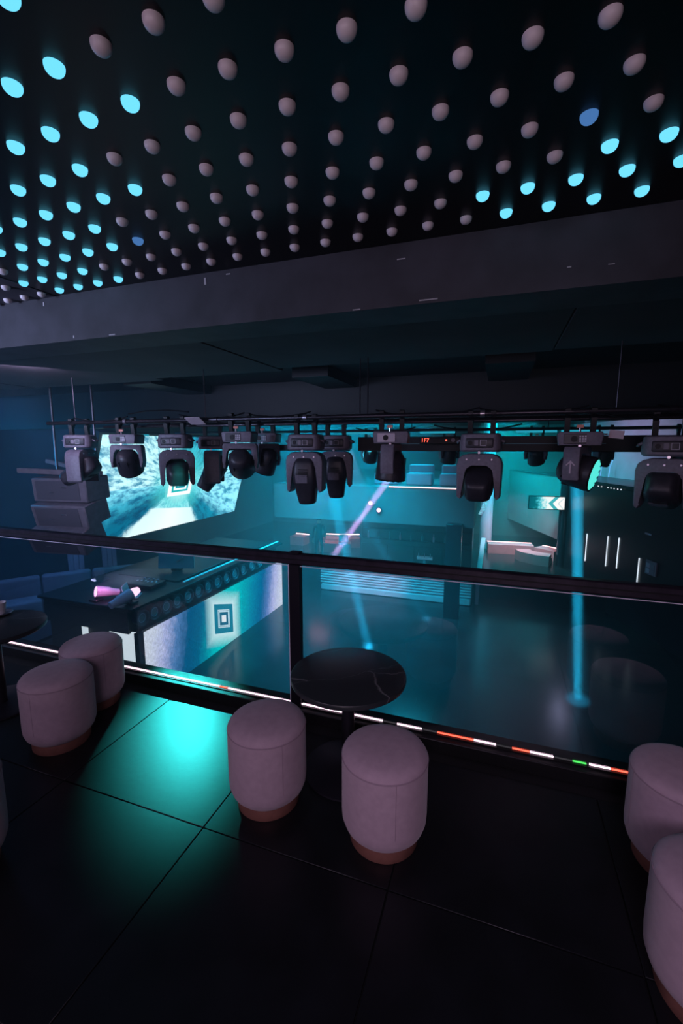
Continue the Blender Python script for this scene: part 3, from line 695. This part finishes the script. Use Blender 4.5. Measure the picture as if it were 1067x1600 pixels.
obj('streak', box(B(), (.1, -.03, .28), (.22, .012, .03), 0, (rad(-12), rad(-35), 0)), M_STEEL, mo)

# ------------------------------------------------------------------ hanging speakers and the left corner
la = thing('line_array', 'hanging stack of grey wedge loudspeakers beside the video wall', 'loudspeaker', (-6.9, 5.6, 1.25), rad(8))
def wedge(k):
    bm = B(); box(bm, (0, 0, 0), (1.05, .55, .40), .02); return bm
for k in range(3):
    a = rad(4 + 9 * k); oz = -.22 - .40 * k; oy = -.045 * k * k
    e = obj('cabinet', wedge(k), M_GREY, la, loc=(0, oy, oz), rot=(a, 0, rad(0)))
    obj('grille', box(B(), (-.02, -.279, .0), (.84, .012, .32), .004), M_GRILLE, e)
    obj('handle_bar', box(B(), (.12, -.288, .05), (.10, .008, .018), .003), M_STEEL, e)
    obj('handle_bar', box(B(), (-.14, -.288, -.03), (.09, .008, .014), .003), M_STEEL, e)
    obj('side_plate', box(B(), (.517, 0, 0), (.014, .5, .34), .004), M_DARK, e)
obj('fly_bar', box(B(), (-.35, -.1, .06), (1.1, .10, .09), .01, (0, rad(2), rad(4))), M_GREY, la)
obj('fly_bar', box(B(), (-.25, .35, .12), (1.3, .08, .08), .01, (0, rad(9), rad(-8))), M_GREY, la)
for x in (-.35, .45): obj('hanger', cyl(B(), (x, .1, .08), (x, .1, 1.50), .02, 8), M_PIPE, la)
# riser with panelled front
rz = thing('stage_riser', 'low platform with dull panelled front in the left corner of the hall', 'platform', (-9.45, 7.0, FL))
obj('deck', span(B(), (-3.5, -4.3, .95), (0, 4.0, 1.02)), M_HDARK, rz)
M_PANEL = mat('panel_paint', (.13, .13, .15), .5)
for k in range(5): obj('panel', span(B(), (-3.45 + .69 * k, -4.3, .0), (-2.775 + .69 * k, -4.26, .945), .006), M_PANEL, rz)
for k in range(12): obj('panel', span(B(), (-.04, -4.25 + .69 * k, .0), (0, -3.575 + .69 * k, .945), .006), M_PANEL, rz)
def arc(cx, cy, r, a0, a1, n=24): return [(cx + r * cos(a0 + (a1 - a0) * k / n), cy + r * sin(a0 + (a1 - a0) * k / n)) for k in range(n + 1)]
def band(r0, r1, z0, z1, a0, a1, cx=0, cy=0, n=24, bev=.04):
    o, i = arc(cx, cy, r1, a0, a1, n), arc(cx, cy, r0, a0, a1, n)[::-1]
    bm = prism(B(), o + i, z0, z1, 'Z')
    es = [e for e in bm.edges if abs(e.verts[0].co.z - e.verts[1].co.z) < 1e-5 and e.verts[0].co.z > z0 + 1e-4]
    bmesh.ops.bevel(bm, geom=es, offset=bev, segments=3, profile=.5, affect='EDGES'); return bm
so = thing('curved_sofa', 'long dim mauve curved sofa behind the DJ booth', 'sofa', (-10.9, 8.2, FL + 1.021))
SP = [(-1.5, -2.2), (-1.0, -1.2), (-.35, -.2), (.4, .7), (1.25, 1.5)]
for (ax, ay), (bx, by) in zip(SP, SP[1:]):
    d = Vector((bx - ax, by - ay)); L = d.length; a = math.atan2(d.y, d.x); c0 = ((ax + bx) / 2, (ay + by) / 2)
    obj('seat_back', box(B(), (0, 0, .46), (L - .03, .26, .90), .08, None, 4), M_MAUVESOFA, so, (*c0, 0), (0, 0, a))
    obj('seat', box(B(), (0, -.43, .22), (L * .93, .58, .43), .06, None, 3), M_MAUVESOFA, so, (*c0, 0), (0, 0, a))
for x, y, lab in ((-11.3, 9.1, 'upright pale slatted panel behind the sofa, nearer one'), (-11.25, 10.2, 'upright pale slatted panel behind the sofa, farther one')):
    t = thing('slatted_panel', lab, 'panel', (x, y, FL + 1.021), rad(60), 'upright slatted panels')
    for k in range(3): obj('slat', span(B(), (-.2 + .135 * k, -.05, .05), (-.075 + .135 * k, .05, 1.45), .01), M_LILAC, t)
    obj('foot', span(B(), (-.25, -.15, 0), (.25, .15, .05), .01), M_DARK, t)

# ------------------------------------------------------------------ bar under the mezzanine
MZ = .44
mez = struct('mezzanine_floor', span(B(), (-7.4, 13.8, -.735), (-.65, 15.0, MZ)), M_FASCIA, label='teal lit mezzanine fascia above the bar')
struct('mezzanine_floor', span(B(), (-7.4, 15.01, -.2), (-.65, 24, MZ)), M_FASCIA)
struct('platform_floor', span(B(), (-13, 15.7, FL + .001), (7, 24, -2.85)), M_HFLOOR)
obj('mezzanine_led', span(B(), (-3.3, 13.78, MZ + .0), (-1.2, 13.80, MZ + .03)), M_PINKLED, mez)
bar = thing('bar_counter', 'white bar counter with horizontal rippled front under the mezzanine', 'bar', (-3.3, 15.2, FL))
bx0, bx1 = -2.75, 2.62
obj('counter_body', span(B(), (bx0, -.3, 0), (bx1, .35, .80)), M_WHITE, bar)
for k in range(6):
    z0 = .24 + .095 * k
    obj('front_slat', prism(B(), [(-.36 + .012 * (k % 2), z0), (-.40, z0 + .03), (-.40, z0 + .055), (-.36, z0 + .088), (-.30, z0 + .088), (-.30, z0)], bx0 - .03, bx1, 'X'), M_WHITE, bar)
obj('plinth', span(B(), (bx0, -.45, 0), (bx1, -.30, .22), .03), M_WHITE, bar)
obj('counter_top', span(B(), (bx0 - .05, -.42, .81), (bx1 + .02, .42, .86), .01), M_TEALPAINT, bar)
bb = thing('back_bar', 'dark back bar cabinet behind the counter', 'cabinet', (-3.0, 16.6, FL))
obj('cabinet_body', span(B(), (-2.0, -.1, .70), (2.2, .6, 2.6)), M_HDARK, bb)
for k in range(4): obj('cabinet_door', span(B(), (-1.98 + 1.045 * k, -.13, .74), (-.955 + 1.045 * k, -.101, 1.5), .008), M_HDARK, bb)
for k in range(2): obj('shelf', span(B(), (-1.95, -.28, 1.7 + .4 * k), (2.15, -.101, 1.73 + .4 * k)), M_DARK, bb)
for k in range(9):
    t = tag(obj('bottle', lathe(B(), [(0, 0), (.04, 0), (.042, .02), (.042, .17), (.018, .22), (.016, .29), (0, .29)], 14), M_TEALPAINT if k % 3 else M_LILAC, None, (-4.7 + .42 * k, 16.40, FL + 1.731)), f'bottle on the lower shelf of the back bar, {ORD[k + 1]} along', 'bottle', 'bottles on the back bar')
tt = thing('tap_tower', 'pale T shaped beer tap tower on the bar', 'tap', (-2.30, 15.15, FL + .86))
obj('tower_base', span(B(), (-.14, -.12, 0), (.14, .12, .22), .01), M_LILAC, tt)
obj('column', cyl(B(), (0, 0, .22), (0, 0, .50), .06, 14), M_TEALPAINT, tt)
obj('crossbar', cyl(B(), (-.27, 0, .56), (.27, 0, .56), .07, 14), M_WHITE, tt)
for x in (-.2, 0, .2): obj('tap_handle', cyl(B(), (x, -.06, .60), (x, -.09, .74), .018, 8), M_STEEL, tt)
for x in (-.22, .22): obj('drip_tray', span(B(), (x - .09, -.2, .24), (x + .09, -.06, .26)), M_STEEL, tt)
struct('pillar_1', span(B(), (-1.43, 13.45, FL), (-.97, 13.79, -.6), .01), M_HDARK, label='dark square pillar in front of the bar')
st = thing('counter_return', 'pink lit glossy end of the bar running back from the counter', 'counter', (-.50, 17.4, FL))
obj('side_panel', prism(B(), [(-2.4, 0), (2.6, .7), (2.6, 1.25), (2.2, 1.3), (-2.4, .72)], -.06, .06, 'X', .02), mat('rose_gloss', (.5, .28, .34), .25), st)
obj('cap', prism(B(), [(-2.4, .73), (2.2, 1.31), (2.6, 1.26), (2.6, 1.30), (2.2, 1.36), (-2.4, .78)], -.09, .09, 'X', .01), M_LILAC, st)
struct('pillar_2', cyl(B(), (-.45, 20.9, -2.85), (-.45, 20.9, 2.74), .27, 28), M_LILAC, label='round lilac pillar beside the end of the bar')
spot((.2, 17.0, 2.6), (-.45, 20.9, -1.0), 18, 500, (.6, .45, 1), .05)
# ---- pink seating
def lit_sofa(name, pts, zb, label, h=.75):
    t = thing(name, label, 'sofa', (pts[0][0], pts[0][1], zb))
    ox, oy = pts[0]; N = len(pts)
    def off(d):
        out = []
        for i, (x, y) in enumerate(pts):
            a, b = pts[max(0, i - 1)], pts[min(N - 1, i + 1)]
            tx, ty = b[0] - a[0], b[1] - a[1]; L = math.hypot(tx, ty); out.append((x - ox + ty / L * d, y - oy - tx / L * d))
        return out
    def ribbon(d0, d1, z0, z1): return prism(B(), off(d0) + off(d1)[::-1], z0, z1, 'Z')
    obj('backrest', ribbon(-.25, 0, 0, h), M_HDARK, t)
    obj('seat', ribbon(0.005, .6, 0, .40), M_PINKSOFA, t)
    obj('led_line', tube(B(), [(x, y, h + .02) for x, y in off(.01)], .028, 6), M_PINKLED, t)['label'] = 'pink glowing line'
    return t
lit_sofa('lit_sofa', [(-9.05, 19.0), (-8.35, 18.95)], -2.85, 'short pink lit sofa left of the person', .40)
lit_sofa('lit_sofa', [(-7.55, 19.0), (-6.8, 19.1), (-6.0, 19.4)], -2.85, 'upper pink lit sofa right of the person', .48)
lit_sofa('lit_sofa', [(-7.3, 18.1), (-6.6, 18.15), (-6.1, 18.35)], -2.85, 'lower pink lit bench right of the person', .30)
lit_sofa('lit_sofa', [(-.35, 20.3), (.6, 20.4), (1.47, 20.5)], -2.85, 'long pink lit sofa right of the lilac pillar', .38)
lit_sofa('lit_sofa', [(1.9, 20.2), (2.25, 19.92), (2.62, 19.6)], -2.85, 'slanting pink lit sofa running into the dark column', .38)
lit_sofa('lit_sofa', [(1.35, 19.3), (1.42, 19.05), (1.7, 18.85), (2.1, 18.75)], -2.85, 'low curved pink lit bench before the dark column', .22)
area((-7.3, 17.6, -.3), (-7.2, 18.5, -2.8), .9, 45, (1, .4, .5))
spot((-2.5, 8.9, 1.72), (-4.6, 8.4, -2.0), 30, 1100, (.05, .75, .95), .05, .5)   # wash light haze behind the front heads
area((.9, 18.9, -.25), (.9, 19.8, -2.8), 1.2, 60, (1, .28, .38), spread=120)
area((-.2, 16.6, 2.7), (1.6, 20.5, -.6), 1.0, 560, (.0, .62, .70), spread=90)  # added teal fill for the right mezzanine fascia
# ---- person
def person(loc, rz):
    t = thing('person', 'person in dark clothes standing before the pink lit sofas', 'person', loc, rz)
    J = {'pel': (0, 0, .95), 'wai': (0, 0, 1.08), 'che': (0, .01, 1.30), 'nek': (0, .0, 1.47), 'hd0': (0, -.01, 1.56), 'hd1': (0, -.01, 1.70)}
    R_ = {'pel': .135, 'wai': .12, 'che': .14, 'nek': .055, 'hd0': .085, 'hd1': .085}
    E_ = [('pel', 'wai'), ('wai', 'che'), ('che', 'nek'), ('nek', 'hd0'), ('hd0', 'hd1')]
    for s, n in ((-1, 'l'), (1, 'r')):
        k = dict(hip=(s * .10, 0, .90), kne=(s * .12, -.02, .50), ank=(s * .13, .02, .09), toe=(s * .15, -.14, .035), sho=(s * .17, .01, 1.40), elb=(s * .25, .05, 1.13), wri=(s * .24, -.08, .90), pal=(s * .235, -.11, .83))
        rr = dict(hip=.088, kne=.058, ank=.042, toe=.034, sho=.062, elb=.042, wri=.028, pal=.03)
        for a, b in k.items(): J[a + n] = b; R_[a + n] = rr[a]
        E_ += [('pel', 'hip' + n), ('hip' + n, 'kne' + n), ('kne' + n, 'ank' + n), ('ank' + n, 'toe' + n), ('che', 'sho' + n), ('sho' + n, 'elb' + n), ('elb' + n, 'wri' + n), ('wri' + n, 'pal' + n)]
        for f, (dx, dy, ln) in enumerate(((-.025, -.012, .07), (-.01, -.004, .085), (.006, .0, .08), (.02, .004, .062), (-.035, -.03, .05))):
            a = f'f{f}a' + n; b = f'f{f}b' + n
            J[a] = (s * .235 + dy, -.11 + dx, .80); J[b] = (s * .235 + dy - s * .012, -.12 + dx * 1.3, .80 - ln)
            R_[a] = .010; R_[b] = .008; E_ += [('pal' + n, a), (a, b)]
    names = list(J); me = bpy.data.meshes.new('body'); me.from_pydata([J[n] for n in names], [(names.index(a), names.index(b)) for a, b in E_], [])
    o = bpy.data.objects.new('body', me); link(o, t)
    md = o.modifiers.new('skin', 'SKIN'); ss = o.modifiers.new('smooth', 'SUBSURF'); ss.levels = ss.render_levels = 1
    for i, n in enumerate(names):
        v = me.skin_vertices[0].data[i]; v.radius = (R_[n], R_[n] * (.72 if n in ('che', 'wai', 'pel') else 1)); v.use_root = (n == 'pel')
    dg = bpy.context.evaluated_depsgraph_get(); ev = bpy.data.meshes.new_from_object(o.evaluated_get(dg)); o.modifiers.clear(); o.data = ev
    ev.materials.clear(); ev.materials.append(M_CLOTH); ev.materials.append(M_SKIN); ev.shade_smooth()
    for p in ev.polygons: p.material_index = 1 if (p.center.z > 1.49 or (.70 < p.center.z < .90 and abs(p.center.x) > .2)) else 0
    obj('hair', lathe(B(), [(0, .115), (.05, .105), (.085, .06), (.093, .0), (.085, -.05), (.0, -.03)], 20, Matrix.Translation((0, .018, 1.665))), M_HAIR, t)
    f = B(); lathe(f, [(0, -.03), (.014, -.02), (.006, .02), (0, .025)], 8, Matrix.Translation((0, -.098, 1.62)))
    obj('nose', f, M_SKIN, t)
    e = B()
    for s in (-1, 1): bmesh.ops.create_icosphere(e, subdivisions=1, radius=.011, matrix=Matrix.Translation((s * .032, -.086, 1.645)))
    obj('eyes', e, M_DARK, t); obj('mouth', box(B(), (0, -.09, 1.575), (.045, .012, .010), .003), M_PINKSOFA, t)
    return t
person((-6.75, 16.3, -2.85), rad(20))
ch = thing('bar_stool', 'dark bar stool by the left end of the counter', 'stool', (-5.75, 16.4, -2.85))
obj('seat', lathe(B(), [(0, .70), (.19, .70), (.2, .74), (.18, .78), (0, .785)], 24), M_DARK, ch)
obj('column', cyl(B(), (0, 0, .03), (0, 0, .70), .03, 10), M_STEEL, ch); obj('foot', cyl(B(), (0, 0, 0), (0, 0, .03), .2, 20), M_STEEL, ch)
obj('backrest', band(.18, .22, .78, 1.05, rad(20), rad(160), n=12, bev=.005), M_DARK, ch)
# ------------------------------------------------------------------ right side of the hall
P0, P1 = Vector((2.42, 18.5)), Vector((4.35, 13.2)); dv = (P1 - P0).normalized(); nv = Vector((dv.y, -dv.x))   # nv points into the hall
if nv.x > 0: nv = -nv
def along(s, d=0): p = P0 + dv * s + nv * d; return (p.x, p.y)
def wallpiece(s0, s1, d0, d1, z0, z1): return prism(B(), [along(s0, d0), along(s1, d0), along(s1, d1), along(s0, d1)], z0, z1, 'Z')
wr = struct('wall_side', wallpiece(.0, 13, -.3, 0, FL, .52), M_HDARK, label='tall dark glossy wall on the right of the dance floor')
obj('wall_cap', wallpiece(-5.6, 13, -.32, .02, .525, .56), M_HDARK, wr)
struct('mezzanine_fascia', wallpiece(-5.6, -.01, -.3, 0, -1.9, .52), M_FASCIA, label='teal lit mezzanine edge on the right')
struct('mezzanine_floor', prism(B(), [along(-5.6, -.33), along(13, -.33), (8, 6), (8, 23.9)], .2, .45, 'Z'), M_HDARK)
struct('pillar_3', cyl(B(), (*along(.05, .06), FL), (*along(.05, .06), .5), .17, 24), mat('mirror_column', (.06, .06, .08), .12, metal=.8), label='shiny dark column at the corner of the side wall')
for k, (x, y, z0, z1) in enumerate(((2.98, 16.97, -2.24, -1.24), (3.38, 15.86, -2.1, -1.08), (3.57, 15.35, -2.02, -1.02), (3.90, 14.43, -2.42, -1.40))):
    px, py = x + nv.x * .02, y + nv.y * .02
    t = thing('light_tube', f'thin white vertical light tube on the dark side wall, {ORD[k + 1]} from its far end', 'light', (px, py, z0), 0, 'vertical light tubes on the side wall')
    obj('tube', cyl(B(), (0, 0, .02), (0, 0, z1 - z0 - .02), .016, 8), M_COOLLED, t)
    obj('end_cap', cyl(B(), (0, 0, 0), (0, 0, .02), .018, 8), M_STEEL, t); obj('end_cap', cyl(B(), (0, 0, z1 - z0 - .02), (0, 0, z1 - z0), .018, 8), M_STEEL, t)
ps = thing('wall_cabinet', 'small dim panel with four squares on the dark wall', 'cabinet', (*along(4.85, .03), -1.75), math.atan2(dv.y, dv.x))
obj('casing', box(B(), (0, 0, .18), (.42, .05, .40), .01), M_MAUVESOFA, ps)
for a, b in ((-.09, .24), (.09, .24), (-.09, .09), (.09, .09)): obj('door', box(B(), (a, .03 if nv.dot(Vector((-dv.y, dv.x))) > 0 else -.03, b), (.14, .02, .12), .004), M_LILAC if (a < 0) else M_MAUVESOFA, ps)
sg = tag(obj('wall_vent', box(B(), (0, 0, 0), (.26, .03, .05), .006), M_LILAC, None, (*along(4.6, .025), -.67), (0, 0, math.atan2(dv.y, dv.x))), 'small pale bar mounted above the dim panel on the dark wall', 'vent')
dots = thing('spot_track', 'row of tiny white lamps under the top edge of the dark wall', 'light track', (*along(1.2, .03), .43))
obj('track', tube(B(), [(0, 0, 0), (dv.x * 3.0, dv.y * 3.0, 0)], .012, 6), M_DARK, dots)
for s in (.02, .55, .9, 1.08, 1.42, 1.58, 1.74, 1.92, 2.08):
    obj('lamp', box(B(), (dv.x * s + nv.x * .02, dv.y * s + nv.y * .02, 0), (.03, .05 if s not in (1.74,) else .03, .03), .006), M_COOLLED, dots)
# glowing panel standing in for the video wall's reflection, held off the column
def reflection_mat():
    m = bpy.data.materials.new('reflection_glow'); m.use_nodes = True
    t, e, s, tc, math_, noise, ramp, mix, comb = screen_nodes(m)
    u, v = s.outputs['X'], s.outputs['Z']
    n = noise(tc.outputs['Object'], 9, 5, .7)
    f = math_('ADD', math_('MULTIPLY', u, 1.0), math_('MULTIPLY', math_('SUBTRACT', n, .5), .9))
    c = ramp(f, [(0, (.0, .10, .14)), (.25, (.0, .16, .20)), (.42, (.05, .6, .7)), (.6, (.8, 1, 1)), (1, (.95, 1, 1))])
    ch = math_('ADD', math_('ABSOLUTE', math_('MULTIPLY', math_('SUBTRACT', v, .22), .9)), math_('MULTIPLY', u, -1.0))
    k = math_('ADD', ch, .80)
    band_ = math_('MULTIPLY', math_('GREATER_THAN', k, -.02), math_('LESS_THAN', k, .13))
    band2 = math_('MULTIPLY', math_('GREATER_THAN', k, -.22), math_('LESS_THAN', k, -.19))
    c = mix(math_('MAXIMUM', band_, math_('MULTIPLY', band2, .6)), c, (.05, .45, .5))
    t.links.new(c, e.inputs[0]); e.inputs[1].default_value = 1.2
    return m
rb = thing('reflected_screen', 'small glowing stand-in for a screen reflection, with a chevron beside the shiny dark column', 'screen', (1.13, 18.2, -.62), 0)
obj('screen', span(B(), (.0, -.02, 0), (1.22, .02, .46)), reflection_mat(), rb); obj('screen_frame', span(B(), (-.03, .021, -.03), (1.25, .06, .49)), M_DARK, rb); obj('mount_arm', cyl(B(), (1.1, .06, .25), (1.26, .20, .25), .03, 8), M_DARK, rb)
# mezzanine rooms seen over the edge
struct('wall_mezzanine', prism(B(), [(3.2, 23.6), (7.8, 12.5), (7.9, 12.5), (7.9, 23.6)], .45, 2.74, 'Z'), M_LILAC, label='lilac lit wall of the right mezzanine')
area((3.0, 19.5, 2.6), (5.0, 19.0, 1.2), 1.0, 50, (.6, .62, 1))
area((-2.2, 16.2, 2.65), (-2.2, 19, 1.0), 1.0, 30, (.25, .7, 1))
for k, (x, y) in enumerate(((3.95, 20.9), (4.15, 20.4))):
    tag(obj('neon_line', tube(B(), [(x, y, .5), (x + .02, y, .9), (x + .12, y, 1.25)], .018, 6), emis('blue_led', (.15, .5, 1), 1.2)), f'thin blue neon line in the right mezzanine, {"left" if k == 0 else "right"} of the pair', 'neon light', 'blue neon lines')
for k in range(3):
    so2 = thing('mezzanine_seat', f'pale seat back on the centre mezzanine, {ORD[k + 1]} along', 'seat', (-3.6 + 1.1 * k, 15.1, MZ), 0, 'pale seats on the centre mezzanine')
    obj('backrest', box(B(), (0, .2, .42), (.85, .18, .50), .06, None, 3), M_LILAC, so2); obj('seat', box(B(), (0, -.1, .2), (.85, .6, .40), .05, None, 3), M_LILAC, so2)

for x, z, lab in ((-3.875, -.094, 'tiny pink spot standing in for beam-lit haze, upper left of the pair'), (-3.595, -.311, 'tiny pink spot standing in for beam-lit haze, lower right of the pair')):
    t = thing('haze_glow_spot', lab, 'lamp', (x, 13.80, z), 0, 'tiny pink spots standing in for beam-lit haze')  # added glowing spots where the pink beam brightens the haze
    obj('housing', cyl(B(), (0, 0, 0), (0, -.08, 0), .09, 14), M_DARK, t); obj('lens', lathe(B(), [(0, .02), (.05, .012), (.07, 0), (0, -.005)], 14, Matrix.Translation((0, -.085, 0)) @ Matrix.Rotation(pi / 2, 4, 'X')), M_PINKLENS, t)
ds = thing('dot_sign', 'slanted cluster of cyan LED dots on the lilac pillar', 'sign', (-.60, 20.58, -1.0))
obj('backing', prism(B(), [(-.18, -.32), (-.04, -.32), (.22, .34), (.02, .34)], .02, .05, 'Y'), M_LILAC, ds)
dm = B()
for r in range(9):
    for c in range(4):
        if (r + c) % 4 != 3 and not (r < 2 and c > 1): box(dm, (-.135 + .026 * r + .05 * c - .012 * (8 - r) * .3, .01, -.28 + .07 * r), (.03, .012, .03))
do = obj('dots', dm, emis('cyan_dot', (.25, .9, 1), 1.1), ds); do['kind'] = 'stuff'
